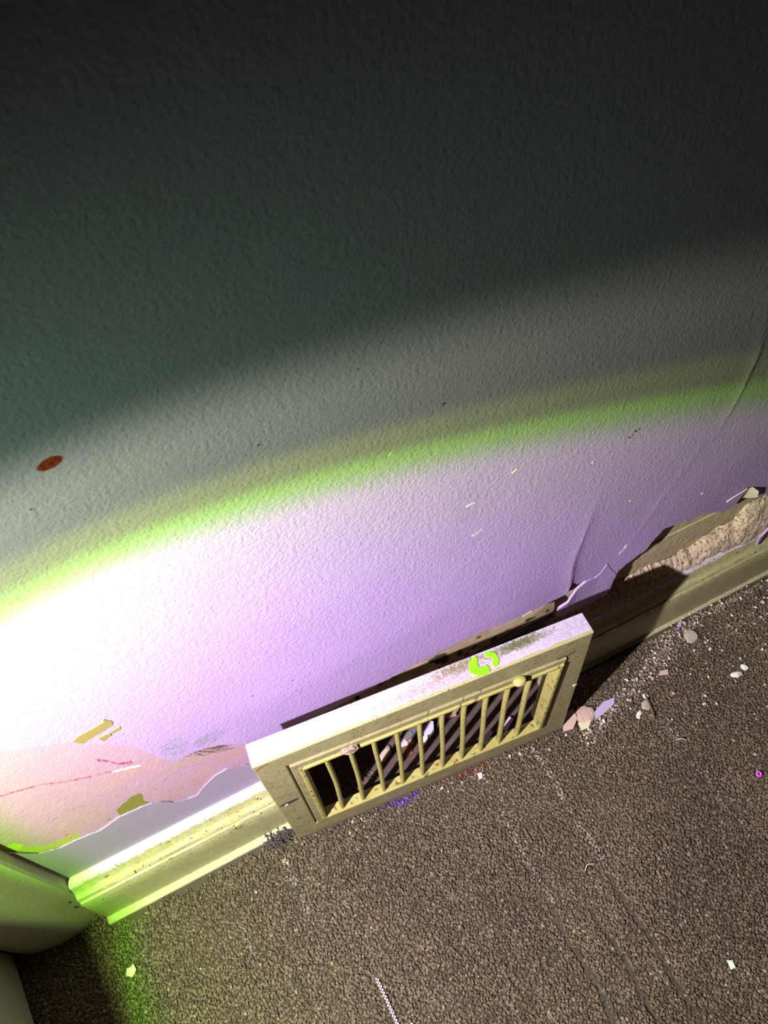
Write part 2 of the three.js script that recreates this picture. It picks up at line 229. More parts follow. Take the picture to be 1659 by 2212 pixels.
const curl = fanSheet([[0.6085, 0.2690], [0.614, 0.2680], [0.6200, 0.2600], [0.6250, 0.2560]], [[0.6126, 0.2384], [0.6180, 0.2350], [0.6257, 0.2341], [0.6300, 0.2400]], (x, y, u) => -0.004 + 0.011 * u * u, 0.0012, 12, 8, wallUV);
part('curled_flake', curl, bare, wall).userData.label = 'curled flake of bare plaster paper';
part('torn_edge', new THREE.TubeGeometry(new THREE.CatmullRomCurve3([[0.5802, 0.2554, 0.0008], [0.5860, 0.261, 0.0016], [0.5904, 0.264, 0.0022], [0.5970, 0.2675, 0.0028], [0.6040, 0.2695, 0.003]].map(p => new THREE.Vector3(...p))), 20, 0.0006, 5), sliver, wall).userData.label = 'white torn paint edge';

// wall core, lath and rubble behind the broken plaster
const wood = colours(256, (u, v) => { const n = vnoise(u * 6, v * 60, 71, 6, 60) * 0.6 + vnoise(u * 14, v * 120, 72, 14, 120) * 0.4, d = vnoise(u * 10, v * 10, 73, 10, 10); return mix3([176, 152, 126], [228, 202, 172], n * 0.7 + d * 0.3); });
const woodMat = new THREE.MeshStandardMaterial({ map: wood, roughness: 0.9, bumpMap: rough, bumpScale: 0.0006 });
const coreMat = std(0.45, 0.4, 0.36, 0.95);
part('wall_core', mergeGeometries([box(-0.31, -0.036, 0, 2.4, -0.12, -0.0110), box(-0.036, 1.3, 0.30, 2.4, -0.12, -0.0145), box(0.346, 1.3, 0, 0.30, -0.12, -0.024)]), coreMat, wall);
function board(x0, x1, y0, y1, z0, z1, wob = 0.001) {                  // rough sawn board with uneven edges
  const g = new THREE.BoxGeometry(x1 - x0, y1 - y0, z1 - z0, 60, 4, 1), p = g.attributes.position, uv = g.attributes.uv;
  g.translate((x0 + x1) / 2, (y0 + y1) / 2, (z0 + z1) / 2);
  for (let i = 0; i < p.count; i++) { const x = p.getX(i), y = p.getY(i), z = p.getZ(i); uv.setXY(i, x / 0.12, (y + z) / 0.12); p.setY(i, y + wob * (fbm(x * 30, y * 20, 81, 3) - 0.5) * 2); p.setZ(i, z + wob * (fbm(x * 40, y * 90, 82, 3) - 0.5)); }
  return toCreasedNormals(g, 0.6);
}
part('lath', board(0.347, 0.80, 0.208, 0.285, -0.024, -0.0135), woodMat, wall);
part('lath', board(0.347, 0.80, 0.168, 0.206, -0.024, -0.0125), woodMat, wall);
part('lath', board(0.347, 0.80, 0.105, 0.166, -0.024, -0.0140), woodMat, wall);
// plaster rubble ridge lying on top of the baseboard
const rubbleTop = interp([[0.347, 0.150], [0.40, 0.150], [0.4402, 0.1472], [0.4762, 0.1463], [0.5366, 0.1400], [0.58, 0.1392], [0.6072, 0.1543], [0.643, 0.1627], [0.6455, 0.1727], [0.6537, 0.1922], [0.6816, 0.1974], [0.75, 0.2], [0.82, 0.2]]);
{
  const nx = 420, ny = 26, pos = [], uv = [], idx = [];
  for (let j = 0; j <= ny; j++) for (let i = 0; i <= nx; i++) {
    const x = 0.347 + 0.47 * i / nx, v = j / ny, top = rubbleTop(x) + 0.005 * (fbm(x * 120, 2, 91, 2) - 0.5), y = 0.108 + (top - 0.108) * v;
    let z = 0.0045 + 0.003 * Math.sin(Math.PI * Math.min(1, 0.35 + v * 0.65)) - 0.018 * Math.pow(v, 2.2);
    z += 0.007 * (fbm(x * 60, y * 110, 92, 4) - 0.5) + 0.0016 * Math.abs(vnoise(x * 230, y * 260, 96) - 0.5) * (1 - v * 0.4);
    if (x > 0.60) z += 0.004 * (x - 0.6) / 0.1;
    pos.push(x, y, z); uv.push(x / 0.06, y / 0.06);
  }
  const at = (i, j) => j * (nx + 1) + i;
  for (let j = 0; j < ny; j++) for (let i = 0; i < nx; i++) { const a = at(i, j), b = at(i + 1, j), c = at(i + 1, j + 1), d = at(i, j + 1); idx.push(a, b, c, a, c, d); }
  const g = new THREE.BufferGeometry(); g.setAttribute('position', new THREE.Float32BufferAttribute(pos, 3)); g.setAttribute('uv', new THREE.Float32BufferAttribute(uv, 2)); g.setIndex(idx); g.computeVertexNormals();
  const plaster = new THREE.MeshStandardMaterial({ map: colours(256, (u, v) => mix3(mix3([196, 168, 150], [222, 198, 182], vnoise(u * 16, v * 16, 101, 16, 16)), [150, 124, 104], step(0.66, 0.8, vnoise(u * 30, v * 30, 102, 30, 30)))), roughness: 0.95, bumpMap: rough, bumpScale: 0.0012 });
  part('plaster_rubble', g, plaster, wall).userData.label = 'crumbling beige plaster ridge above the baseboard';
}

// ------------------------------------------------------------------ baseboards
const BP = [[0, 0], [0.0258, 0], [0.0258, 0.03], [0.0254, 0.06], [0.0250, 0.086], [0.0238, 0.0885], [0.0212, 0.0893], [0.0208, 0.0912], [0.0222, 0.0928], [0.0222, 0.0948], [0.0204, 0.0975], [0.0172, 0.0992], [0.0142, 0.1018], [0.0122, 0.1056], [0.0112, 0.1098], [0.0098, 0.1140], [0.0072, 0.1168], [0.0036, 0.1178], [0.0, 0.1172]];
function runBoard(x0, x1, prof, wob = 0.0004) {
  const nx = Math.max(2, Math.round((x1 - x0) / 0.004)), pos = [], uv = [], idx = []; let L = [0]; for (let k = 1; k < prof.length; k++) L.push(L[k - 1] + Math.hypot(prof[k][0] - prof[k - 1][0], prof[k][1] - prof[k - 1][1]));
  for (let i = 0; i <= nx; i++) { const x = x0 + (x1 - x0) * i / nx; prof.forEach(([z, y], k) => { const n = wob * (fbm(x * 60, k * 1.7, 111, 2) - 0.5) * 2; pos.push(x, y + (y > 0.001 ? n : 0), z + n); uv.push(x / 0.3, L[k] / L[prof.length - 1]); }); }
  const m = prof.length; for (let i = 0; i < nx; i++) for (let k = 0; k < m - 1; k++) { const a = i * m + k, b = a + 1, c = a + m, d = c + 1; idx.push(a, b, c, b, d, c); }
  for (const i of [0, nx]) { const s = pos.length / 3; prof.forEach((p, k) => { const q = (i * m + k) * 3; pos.push(pos[q], pos[q + 1], pos[q + 2]); uv.push(uv[(i * m + k) * 2], 0.4); }); for (let k = 1; k < m - 1; k++) i ? idx.push(s, s + k, s + k + 1) : idx.push(s, s + k + 1, s + k); }
  const g = new THREE.BufferGeometry(); g.setAttribute('position', new THREE.Float32BufferAttribute(pos, 3)); g.setAttribute('uv', new THREE.Float32BufferAttribute(uv, 2)); g.setIndex(idx); return toCreasedNormals(g, 0.55);
}
const trimMap = colours(1024, (u, v) => {                              // v runs round the profile: 0.15 floor, 0.62 groove, 1 wall
  let c = mix3([174, 164, 127], [190, 181, 144], vnoise(u * 90, v * 40, 121, 90, 40));
  c = mix3(c, [176, 164, 116], 0.6 * step(0.62, 0.75, vnoise(u * 24, v * 30, 122, 24, 30)));
  const lilac = v > 0.93 - 0.03 * vnoise(u * 120, 1, 124, 120, 0) ? 1 : 0; c = mix3(c, [222, 206, 232], lilac);
  if (v > 0.66 && v < 0.9) c = mix3(c, [206, 190, 96], 0.5 * step(0.74, 0.86, vnoise(u * 60, v * 40, 125, 60, 40)));
  if (v > 0.6 && v < 0.93) c = mix3(c, [70, 58, 44], step(0.92, 0.95, vnoise(u * 90, v * 50, 126, 90, 50)));
  if (v > 0.615 && v < 0.66) c = mix3(c, [104, 90, 66], 0.7 * step(0.72, 0.85, vnoise(u * 70, v * 60, 127, 70, 60)));
  if (v > 0.9) c = mix3(c, [120, 110, 96], 0.7 * step(0.88, 0.92, vnoise(u * 170, v * 60, 129, 170, 60)));
  return c;
}, 256);
const trimMat = new THREE.MeshStandardMaterial({ map: trimMap, roughness: 0.5, bumpMap: rep(grain, 3, 1), bumpScale: 0.0002 });
structure('baseboard_left', 'cream moulded baseboard left of the vent', runBoard(-0.2858, -0.022, BP), trimMat);
structure('baseboard_right', 'cream moulded baseboard right of the vent', runBoard(0.336, 1.3, BP), trimMat);
const shoeMat = std(0.72, 0.66, 0.42, 0.75, { bumpMap: rep(rough, 3, 3), bumpScale: 0.0008 });
const SP = [[0.0255, -0.001], [0.0345, -0.001], [0.0342, 0.0028], [0.031, 0.0040], [0.0256, 0.0043]];
structure('trim_1', 'cream painted strip on the floor along the left baseboard', runBoard(-0.2870, -0.046, SP, 0.0006), shoeMat);
structure('trim_2', 'cream painted strip on the floor along the right baseboard', runBoard(0.345, 1.3, SP.map(([z, y]) => [z > 0.03 ? z - 0.004 : z, y * 0.8]), 0.0006), shoeMat);

// ------------------------------------------------------------------ door casing, door, rest of the room
const casingShape = new THREE.Shape();
[[-0.2858, -0.001], [-0.2862, 0.0095], [-0.2885, 0.0120], [-0.2950, 0.0128], [-0.3010, 0.0150], [-0.3070, 0.0195], [-0.3130, 0.0232], [-0.3220, 0.0262], [-0.3390, 0.0275], [-0.3580, 0.0262], [-0.3770, 0.0222], [-0.3900, 0.0160], [-0.4000, 0.0095], [-0.4030, 0.006], [-0.4030, -0.001]].forEach(([x, z], i) => i ? casingShape.lineTo(x, -z) : casingShape.moveTo(x, -z));
const casingGeo = new THREE.ExtrudeGeometry(casingShape, { depth: 2.1, bevelEnabled: false, steps: 1 }); casingGeo.rotateX(-Math.PI / 2);
const casingMap = colours(256, (u, v) => mix3([196, 190, 160], [212, 206, 176], vnoise(u * 20, v * 20, 131, 20, 20)));
const casing = structure('trim_3', 'cream moulded door casing beside the baseboard', toCreasedNormals(casingGeo, 0.6), std(0.50, 0.46, 0.36, 0.5, { bumpMap: rep(grain, 8, 8), bumpScale: 0.0003 }));
for (const [x, y, z, w, h] of [[-0.2985, 0.085, 0.0145, 0.003, 0.006], [-0.3005, 0.062, 0.0155, 0.0035, 0.009], [-0.2975, 0.045, 0.0142, 0.0016, 0.003], [-0.2970, 0.016, 0.0140, 0.003, 0.006]]) { const g = new THREE.SphereGeometry(1, 8, 6); g.scale(w / 2, h / 2, 0.0008); const m = part('paint_chip', g, std(0.12, 0.09, 0.06, 0.9), casing); m.position.set(x, y, z); m.rotation.y = -0.35; }
{
  const white = std(0.60, 0.57, 0.52, 0.7, { bumpMap: rep(rough, 6, 6), bumpScale: 0.0008 });
  const g = new RoundedBoxGeometry(0.022, 0.55, 0.52, 3, 0.003); g.translate(-0.011, 0.275 + 0.003, 0.26);
  const m = single('painted_board', g, white, 'white painted board standing on edge at the lower left corner', 'board');
  m.position.set(-0.3975, 0, 0.012); m.rotation.y = 0.125;
}
const carpetBase = std(0.075, 0.056, 0.042, 1);
const floor = structure('floor', 'brown-grey loop pile carpet floor', mergeGeometries([box(-2.2, 2.4, -0.06, -0.0014, 0.0, 3.2), box(-1.25, -0.31, -0.06, -0.0014, -1.3, 0)]), carpetBase);
const plain = std(0.5, 0.46, 0.5, 0.9);
structure('wall_left', 'side wall out of view on the left', box(-2.3, -2.2, 0, 2.45, -0.12, 3.2), plain);
structure('wall_right', 'side wall out of view on the right', box(2.4, 2.5, 0, 2.45, -0.12, 3.2), plain);
structure('wall_front', 'wall out of view behind the viewer', box(-2.3, 2.5, 0, 2.45, 3.2, 3.3), plain);
structure('ceiling', 'ceiling out of view', box(-2.3, 2.5, 2.4, 2.5, -1.4, 3.3), plain);
structure('wall_far', 'rest of the back wall beside the doorway and passage', mergeGeometries([box(1.3, 2.4, 0, 2.4, -0.12, 0), box(-2.2, -1.25, 0, 2.4, -0.12, 0), box(-1.25, -0.31, 2.1, 2.4, -0.12, -0.002), box(-1.35, -1.25, 0, 2.4, -1.3, -0.12), box(-0.31, -0.21, 0, 2.4, -1.3, -0.12), box(-1.35, -0.21, 0, 2.4, -1.4, -1.3)]), plain);

// ------------------------------------------------------------------ carpet pile: tens of thousands of loops
{
  const lg = new THREE.IcosahedronGeometry(1, 1), X0 = -0.44, X1 = 0.95, Z0 = 0.012, Z1 = 0.72, px = 0.0029, pz = 0.0031;
  const list = [];
  const inDust = (x, z) => { let d = 0; const a = Math.abs(z - (0.108 - 0.06 * (x - 0.36) / 0.2)); if (x > 0.345 && x < 0.62) d = Math.max(d, 1 - a / 0.02); if (x > 0.5) d = Math.max(d, 1 - Math.abs(z - 0.038) / 0.014); if (x > 0.50 && x < 0.76) d = Math.max(d, 0.5 - Math.abs(z - 0.075) / 0.05); return Math.max(0, d); };
  let row = 0;
  for (let x = X0; x < X1; x += px, row++) for (let z = Z0 + (row % 2) * pz / 2; z < Z1; z += pz) {
    if (z < 0.0335 + 0.013 * vnoise(x * 110, 2, 141) && x < -0.05 && x > -0.288) continue;
    if (z < 0.034 && x > -0.06) continue;                // ragged carpet edge
    if (z < 0.036 && x > 0.345 && vnoise(x * 120, 5, 143) < 0.4) continue;
    if (x > -0.04 && x < 0.335 && z < 0.052 + (x + 0.045) * 0.0923) continue;               // the vent stands here
    list.push([x + rr(-0.0013, 0.0013), z + rr(-0.0013, 0.0013)]);
  }
  const im = new THREE.InstancedMesh(lg, new THREE.MeshStandardMaterial({ color: 0xffffff, roughness: 1 }), list.length);
  const m = new THREE.Matrix4(), q = new THREE.Quaternion(), e = new THREE.Euler(), c = new THREE.Color();
  const seams = [[0.279, 0.03, 0.245, 1], [0.276, 0.26, 0.7, -1], [0.198, 0.14, 0.255, 0.75], [0.193, 0.26, 0.7, -1], [-0.069, 0.06, 0.14, 0.7], [-0.143, 0.11, 0.17, 0.6], [0.4465, 0.085, 0.14, 0.7], [0.455, 0.14, 0.27, 0.5], [0.236, 0.28, 0.7, -0.8]];
  list.forEach(([x, z], i) => {
    let v = 0.45 + 0.85 * rnd() + 0.5 * (fbm(x * 14, z * 14, 145, 3) - 0.5), col = [0.158, 0.114, 0.080], y = -0.0006 + rr(-0.0008, 0.0008) + 0.0012 * (fbm(x * 25, z * 25, 151, 2) - 0.5), lift = 1;
    if (rnd() < 0.05) v *= 1.7;
    for (const [sx, z0, z1, k] of seams) if (z > z0 && z < z1) { const d = Math.abs(x - sx - 0.002 * Math.sin(z * 60)); if (d < 0.003) { if (k > 0) { if (rnd() < 0.75) { v *= 1 + 1.1 * k; col = [0.14, 0.115, 0.10]; lift = 1.2; } } else { v *= 0.55; y -= 0.0022; } } }
    const d = inDust(x, z); if (rnd() < d * 0.95) { const t = rr(0.35, 0.9) * Math.min(1, d * 1.6); col = mix3(col, [0.34, 0.27, 0.22], t); }
    const p1 = Math.hypot((x - 0.092) / 0.028, (z - 0.0670 - (x - 0.092) * 0.0923) / 0.0085), p2 = Math.hypot((x - 0.185) / 0.045, (z - 0.0745 - (x - 0.185) * 0.0923) / 0.007), p3 = Math.hypot((x + 0.066) / 0.016, (z - 0.037) / 0.007);
    if (p1 < 1 && rnd() < 1.2 - p1) col = mix3(col, [0.13, 0.06, 0.34], 0.9);
    if (p2 < 1 && rnd() < 1.1 - p2) col = mix3(col, [0.22, 0.05, 0.04], 0.8);
    if (p3 < 1 && rnd() < 1.2 - p3) { col = mix3(col, [0.07, 0.06, 0.07], 0.8); lift = 1.7; }
    if (z < 0.048 && x < -0.04 && rnd() < 0.2) lift = 1.5;
    e.set(rr(-0.7, 0.7), rr(0, 3.14), rr(-0.7, 0.7)); q.setFromEuler(e);
    const s = rr(0.78, 1.2); m.compose(new THREE.Vector3(x, y, z), q, new THREE.Vector3(0.0014 * s, 0.0023 * s * lift, 0.0020 * s)); im.setMatrixAt(i, m);
    im.setColorAt(i, c.setRGB(col[0] * v, col[1] * v, col[2] * v));
  });
  im.name = 'carpet_pile'; im.userData = { kind: 'stuff', label: 'brown-grey looped carpet pile covering the floor', category: 'carpet' }; im.castShadow = im.receiveShadow = true; scene.add(im);
}

// ------------------------------------------------------------------ duct recess behind the vent
{
  const d = structure('wall_recess', 'dark duct recess in the wall behind the vent grille');
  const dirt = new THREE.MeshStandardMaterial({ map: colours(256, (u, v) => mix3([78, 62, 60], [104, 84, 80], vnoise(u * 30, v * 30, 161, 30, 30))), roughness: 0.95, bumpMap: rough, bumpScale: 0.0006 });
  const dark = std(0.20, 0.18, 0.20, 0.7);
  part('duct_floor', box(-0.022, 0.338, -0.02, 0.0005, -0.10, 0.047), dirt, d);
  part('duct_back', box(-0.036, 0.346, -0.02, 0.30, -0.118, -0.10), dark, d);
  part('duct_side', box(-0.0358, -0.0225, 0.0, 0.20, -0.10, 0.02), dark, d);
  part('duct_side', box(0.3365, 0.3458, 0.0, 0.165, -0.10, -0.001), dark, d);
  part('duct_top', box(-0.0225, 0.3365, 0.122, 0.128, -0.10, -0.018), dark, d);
  // timber above the opening: rounded, grimy
  const g = new THREE.CylinderGeometry(0.031, 0.031, 0.372, 20, 80); g.rotateZ(Math.PI / 2); g.scale(1, 0.85, 0.5); g.translate(0.155, 0.190, -0.0145);
  const p = g.attributes.position; for (let i = 0; i < p.count; i++) { const x = p.getX(i), y = p.getY(i); p.setY(i, y + 0.004 * (fbm(x * 30, y * 30, 171, 3) - 0.5) + 0.01 * (x - 0.155) * 0.2); p.setZ(i, p.getZ(i) + 0.003 * (fbm(x * 40, y * 60, 172, 3) - 0.5)); }
  g.computeVertexNormals();
  const grime = new THREE.MeshStandardMaterial({ map: colours(256, (u, v) => { let c = mix3([124, 104, 86], [170, 146, 122], vnoise(u * 12, v * 20, 181, 12, 20)); c = mix3(c, [172, 138, 128], 0.8 * step(0.62, 0.75, vnoise(u * 7, v * 13, 182, 7, 13))); return mix3(c, [40, 32, 26], step(0.72, 0.82, vnoise(u * 24, v * 40, 183, 24, 40))); }), roughness: 0.95, bumpMap: rough, bumpScale: 0.001 });
  part('header_timber', g, grime, d).userData.label = 'grimy rounded timber above the duct opening';
  part('plaster_lath', board(-0.034, 0.345, 0.200, 0.296, -0.030, -0.0058, 0.0012), new THREE.MeshStandardMaterial({ map: colours(128, (u, v) => mix3([140, 130, 88], [176, 162, 116], vnoise(u * 8, v * 50, 191, 8, 50))), roughness: 0.9 }), d);
}

// ------------------------------------------------------------------ vent grille
const vent = thing('vent_grille', 'cream metal floor vent grille leaning out from the torn wall', 'vent');
vent.position.set(-0.0454, 0, 0.0493); vent.rotation.y = -0.092;
{
  const ventMap = colours(512, (u, v) => {
    let c = mix3([154, 142, 104], [166, 155, 118], vnoise(u * 60, v * 60, 201, 60, 60));
    c = mix3(c, [146, 134, 98], 0.5 * step(0.55, 0.8, vnoise(u * 14, v * 14, 202, 14, 14)));
    return mix3(c, [104, 90, 62], 0.8 * step(0.84, 0.88, vnoise(u * 110, v * 110, 203, 110, 110)));
  });
  const vm = new THREE.MeshStandardMaterial({ map: ventMap, roughness: 0.5, metalness: 0, bumpMap: grain, bumpScale: 0.00025 });
  const yellowed = new THREE.MeshStandardMaterial({ map: colours(256, (u, v) => { let c = mix3([170, 158, 92], [182, 171, 108], vnoise(u * 20, v * 20, 211, 20, 20)); return mix3(c, [112, 98, 60], step(0.78, 0.86, vnoise(u * 50, v * 50, 212, 50, 50))); }), roughness: 0.45, bumpMap: grain, bumpScale: 0.0003 });
  const poly = P => P.map(([x, y]) => new THREE.Vector2(x, y));
  const grow = (P, d) => { const cx = P.reduce((a, p) => a + p[0], 0) / P.length, cy = P.reduce((a, p) => a + p[1], 0) / P.length; return P.map(([x, y]) => [x + Math.sign(x - cx) * d, y + Math.sign(y - cy) * d]); };
  const ring = (outer, inner, z0, z1, bev) => { const s = new THREE.Shape(poly(outer)); if (inner) s.holes.push(new THREE.Path(poly(inner))); const g = new THREE.ExtrudeGeometry(s, { depth: z1 - z0 - bev, bevelEnabled: bev > 0, bevelSize: bev, bevelThickness: bev, bevelOffset: -bev, bevelSegments: 3 }); g.translate(0, 0, z0); const uv = g.attributes.uv, p = g.attributes.position; for (let i = 0; i < p.count; i++) uv.setXY(i, (p.getX(i) + p.getZ(i)) / 0.2, (p.getY(i) + p.getZ(i)) / 0.2); return g; };
  const OUT = [[0, 0.001], [0.3772, 0.001], [0.3637, 0.3005], [-0.0016, 0.3005]];
  const IN = [[0.028, 0.036], [0.3445, 0.044], [0.3402, 0.2625], [0.0275, 0.2705]];
  const OP = [[0.0433, 0.0585], [0.3308, 0.0580], [0.3302, 0.2475], [0.0425, 0.2520]];
  part('frame', ring(OUT, IN, -0.0035, 0, 0.0012), vm, vent);
  const quad = (a, b, z0, z1, th) => { const dx = b[0] - a[0], dy = b[1] - a[1], L = Math.hypot(dx, dy); const g = new RoundedBoxGeometry(L, th, z1 - z0, 2, Math.min(th, 0.0016) / 2.2); g.rotateZ(Math.atan2(dy, dx)); g.translate((a[0] + b[0]) / 2, (a[1] + b[1]) / 2, (z0 + z1) / 2); const uv = g.attributes.uv, p = g.attributes.position; for (let i = 0; i < p.count; i++) uv.setXY(i, (p.getX(i) + p.getY(i)) / 0.2, p.getZ(i) / 0.2); return g; };
  part('side_plate', quad([0.0012, 0.001], [-0.0004, 0.299], -0.0236, -0.001, 0.002), vm, vent);
  part('side_plate', quad([0.3758, 0.001], [0.3624, 0.299], -0.0236, -0.001, 0.002), vm, vent);
  part('bottom_plate', quad([0.001, 0.0022], [0.376, 0.0022], -0.0236, -0.001, 0.002), vm, vent);
  // top plate: wall paint slopped over the cream, grime and a bare patch
  const tc = document.createElement('canvas'); tc.width = 2048; tc.height = 160;
  const g = tc.getContext('2d'), S = 2048 / 0.37; g.fillStyle = 'rgb(196,180,206)'; g.fillRect(0, 0, 2048, 160);
  const spots = (n, x0, x1, c, s0, s1, y0 = 0, y1 = 150) => { for (let i = 0; i < n; i++) { const x = (x1 - x0 < 0.3 ? x0 + (x1 - x0) * ((rnd() + rnd() + rnd()) * 0.56 - 0.34) : rr(x0, x1)) * 2048, y = y0 + (y1 - y0) * (rnd() + rnd()) / 2 + rr(-14, 14); g.fillStyle = c; g.beginPath(); g.ellipse(x, y, rr(s0, s1), rr(s0, s1) * 0.7, rnd() * 3, 0, 7); g.fill(); } };
  spots(500, 0, 0.7, 'rgba(166,132,190,0.45)', 1.5, 7); spots(260, 0, 0.5, 'rgba(214,204,222,0.7)', 3, 12); spots(300, 0.25, 0.72, 'rgba(196,146,152,0.25)', 4, 16, 60); spots(500, 0.5, 1, 'rgba(180,158,198,0.5)', 3, 14);
  spots(700, 0.53, 0.66, 'rgba(120,106,80,0.32)', 2, 10, 0, 90); spots(800, 0.68, 0.86, 'rgba(110,106,78,0.34)', 2, 11, 10, 80); spots(260, 0.74, 0.82, 'rgba(76,84,46,0.45)', 2, 7, 20, 80); spots(500, 0.38, 0.56, 'rgba(176,140,140,0.3)', 2, 9, 40, 130); spots(160, 0.44, 0.60, 'rgba(150,126,104,0.35)', 1.5, 6, 20, 120);
  spots(60, 0.0, 1, 'rgba(96,70,78,0.8)', 1, 3.2); spots(16, 0, 0.25, 'rgba(110,96,140,0.8)', 1.5, 4); spots(12, 0.15, 0.3, 'rgba(104,92,60,0.9)', 2, 6, 0, 12);
  g.fillStyle = 'rgb(178,166,124)'; g.beginPath(); g.moveTo(0, 160); for (let x = 0; x <= 2048; x += 8) g.lineTo(x, 146 - 10 * vnoise(x / 40, 3, 221) - (x > 1350 ? 12 * (x - 1350) / 700 * vnoise(x / 90, 1, 222) : 0)); g.lineTo(2048, 160); g.fill();
  spots(40, 0.3, 0.7, 'rgba(120,84,72,0.85)', 1.5, 5, 136, 150);
  const topMap = new THREE.CanvasTexture(tc); topMap.colorSpace = THREE.SRGBColorSpace;
  const tg = new RoundedBoxGeometry(0.3655, 0.003, 0.0246, 3, 0.0012); { const uv = tg.attributes.uv, p = tg.attributes.position; for (let i = 0; i < p.count; i++) { uv.setXY(i, (p.getX(i) + 0.183) / 0.37, (0.0125 - p.getZ(i)) / 0.0255); } }
  const top = part('top_plate', tg, new THREE.MeshStandardMaterial({ map: topMap, roughness: 0.6, bumpMap: rep(grain, 6, 0.5), bumpScale: 0.0003 }), vent);
  top.position.set(0.181, 0.3002, -0.0119); top.userData.label = 'lilac-spattered top face with grime patches';
  // lime green C-shaped mark
  const cs = new THREE.Shape(poly([[0.2262, 0.0080], [0.2300, 0.0186], [0.2390, 0.0222], [0.2395, 0.0182], [0.2368, 0.0140], [0.2372, 0.0096], [0.2412, 0.0080], [0.2448, 0.0096], [0.2462, 0.0060], [0.2452, 0.0018], [0.2390, 0.0004], [0.2330, 0.0020], [0.2290, 0.0055]]));
  const cs2 = new THREE.Shape(poly([[0.2495, 0.0216], [0.2545, 0.0212], [0.2590, 0.0170], [0.2592, 0.0100], [0.2560, 0.0050], [0.2520, 0.0038], [0.2510, 0.0075], [0.2530, 0.0110], [0.2548, 0.0140], [0.2500, 0.0160], [0.2480, 0.0190]]));
  const gg = [cs, cs2].map(s => { const e = new THREE.ExtrudeGeometry(s, { depth: 0.0006, bevelEnabled: true, bevelSize: 0.0004, bevelThickness: 0.0003, bevelSegments: 1, curveSegments: 4 }); e.rotateX(-Math.PI / 2); return e; });
  part('green_mark', mergeGeometries(gg), new THREE.MeshStandardMaterial({ map: colours(128, (u, v) => mix3([120, 196, 0], [164, 226, 30], vnoise(u * 40, v * 40, 231, 40, 40))), roughness: 0.7 }), vent).userData.label = 'lime green C-shaped paint mark';
  vent.children[vent.children.length - 1].position.set(0.001, 0.3016, 0);
  // inner panel with rim, reveal and slats
  const PAN = [[0.0305, 0.0375], [0.3418, 0.0452], [0.3378, 0.2616], [0.0300, 0.2695]];
  const panel = part('inner_panel', ring(PAN, OP, -0.0022, 0.0022, 0.0012), vm, vent);
  part('rim', ring(grow(OP, 0.0052), grow(OP, -0.0004), 0.0012, 0.0048, 0.0018), yellowed, panel);
  part('backing', ring(OUT.map(([x, y]) => [x * 0.985 + 0.003, y * 0.985 + 0.002]), grow(OP, 0.001), -0.0065, -0.005, 0), vm, vent);
  for (const [a, b, n] of [[OP[0], OP[1]], [OP[1], OP[2]], [OP[2], OP[3]], [OP[3], OP[0]]]) part('reveal', quad(a, b, a === OP[0] ? -0.0085 : -0.0165, 0.0015, 0.0018), yellowed, vent);
  for (let k = 0; k < 10; k++) {
    const xt = 0.0655 + 0.0259 * k, xb = xt + [-0.0006, 0.0004, 0.0018, 0.0014, 0.002, 0.003, 0.0034, 0.0036, 0.0032, 0.003][k], bow = [0.0022, 0.0014, 0.001, 0.0008, 0.0004, 0.0004, 0, 0, -0.0006, -0.0006][k];
    const c = new THREE.CatmullRomCurve3([[xb, 0.0565], [xb + bow * 0.6, 0.10], [(xt + xb) / 2 + bow, 0.155], [xt + bow * 0.5, 0.21], [xt, 0.2512]].map(([x, y]) => new THREE.Vector3(x, y, -0.0032)));
    const sg = new THREE.TubeGeometry(c, 20, 0.0029, 8); const p = sg.attributes.position; for (let i = 0; i < p.count; i++) p.setZ(i, -0.0012 + (p.getZ(i) + 0.0032) * 1.4);
    part('slat', sg, yellowed, vent);
  }
  // two lever knobs on the upper rim
  const kn = new THREE.SphereGeometry(0.0062, 14, 10); kn.scale(1.25, 0.75, 1); const k2 = part('knob', kn, yellowed, vent); k2.position.set(0.2805, 0.2600, 0.0045); k2.rotation.z = 0.3;
  const kb = new THREE.IcosahedronGeometry(0.0066, 2); { const p = kb.attributes.position; for (let i = 0; i < p.count; i++) { const f = 0.75 + 0.5 * vnoise(p.getX(i) * 400, p.getY(i) * 400 + p.getZ(i) * 300, 241); p.setXYZ(i, p.getX(i) * f * 1.45, p.getY(i) * f * 0.7, p.getZ(i) * f * 0.7); } kb.computeVertexNormals(); }
  const k1 = part('knob', kb, new THREE.MeshStandardMaterial({ map: colours(64, (u, v) => mix3([120, 88, 84], [196, 176, 160], vnoise(u * 10, v * 10, 243, 10, 10))), roughness: 0.9 }), vent); k1.position.set(0.0905, 0.2600, 0.0042); k1.userData.label = 'broken brown knob';
  // screw holes, torn metal and cracked paint
  const rust = std(0.10, 0.055, 0.045, 0.9), black = std(0.02, 0.016, 0.012, 0.9), bareMetal = std(0.55, 0.5, 0.48, 0.35, { metalness: 0.6 });
  const disc = (w, h, x, y, rz, m, name, d = 0.0006) => { const q = new THREE.SphereGeometry(1, 14, 8); q.scale(w / 2, h / 2, d); const o = part(name, q, m, vent); o.position.set(x, y, 0.0001); o.rotation.z = rz; return o; };
  disc(0.023, 0.010, 0.0125, 0.1575, 0.15, std(0.045, 0.026, 0.024, 0.9), 'screw_hole'); const sc = disc(0.0065, 0.0035, 0.0090, 0.1555, 0.4, bareMetal, 'screw', 0.0016); sc.position.z = 0.0004;
  disc(0.0065, 0.0042, 0.0128, 0.0870, 0.2, rust, 'screw_hole'); disc(0.002, 0.001, 0.0140, 0.0600, 0.2, rust, 'screw_hole');
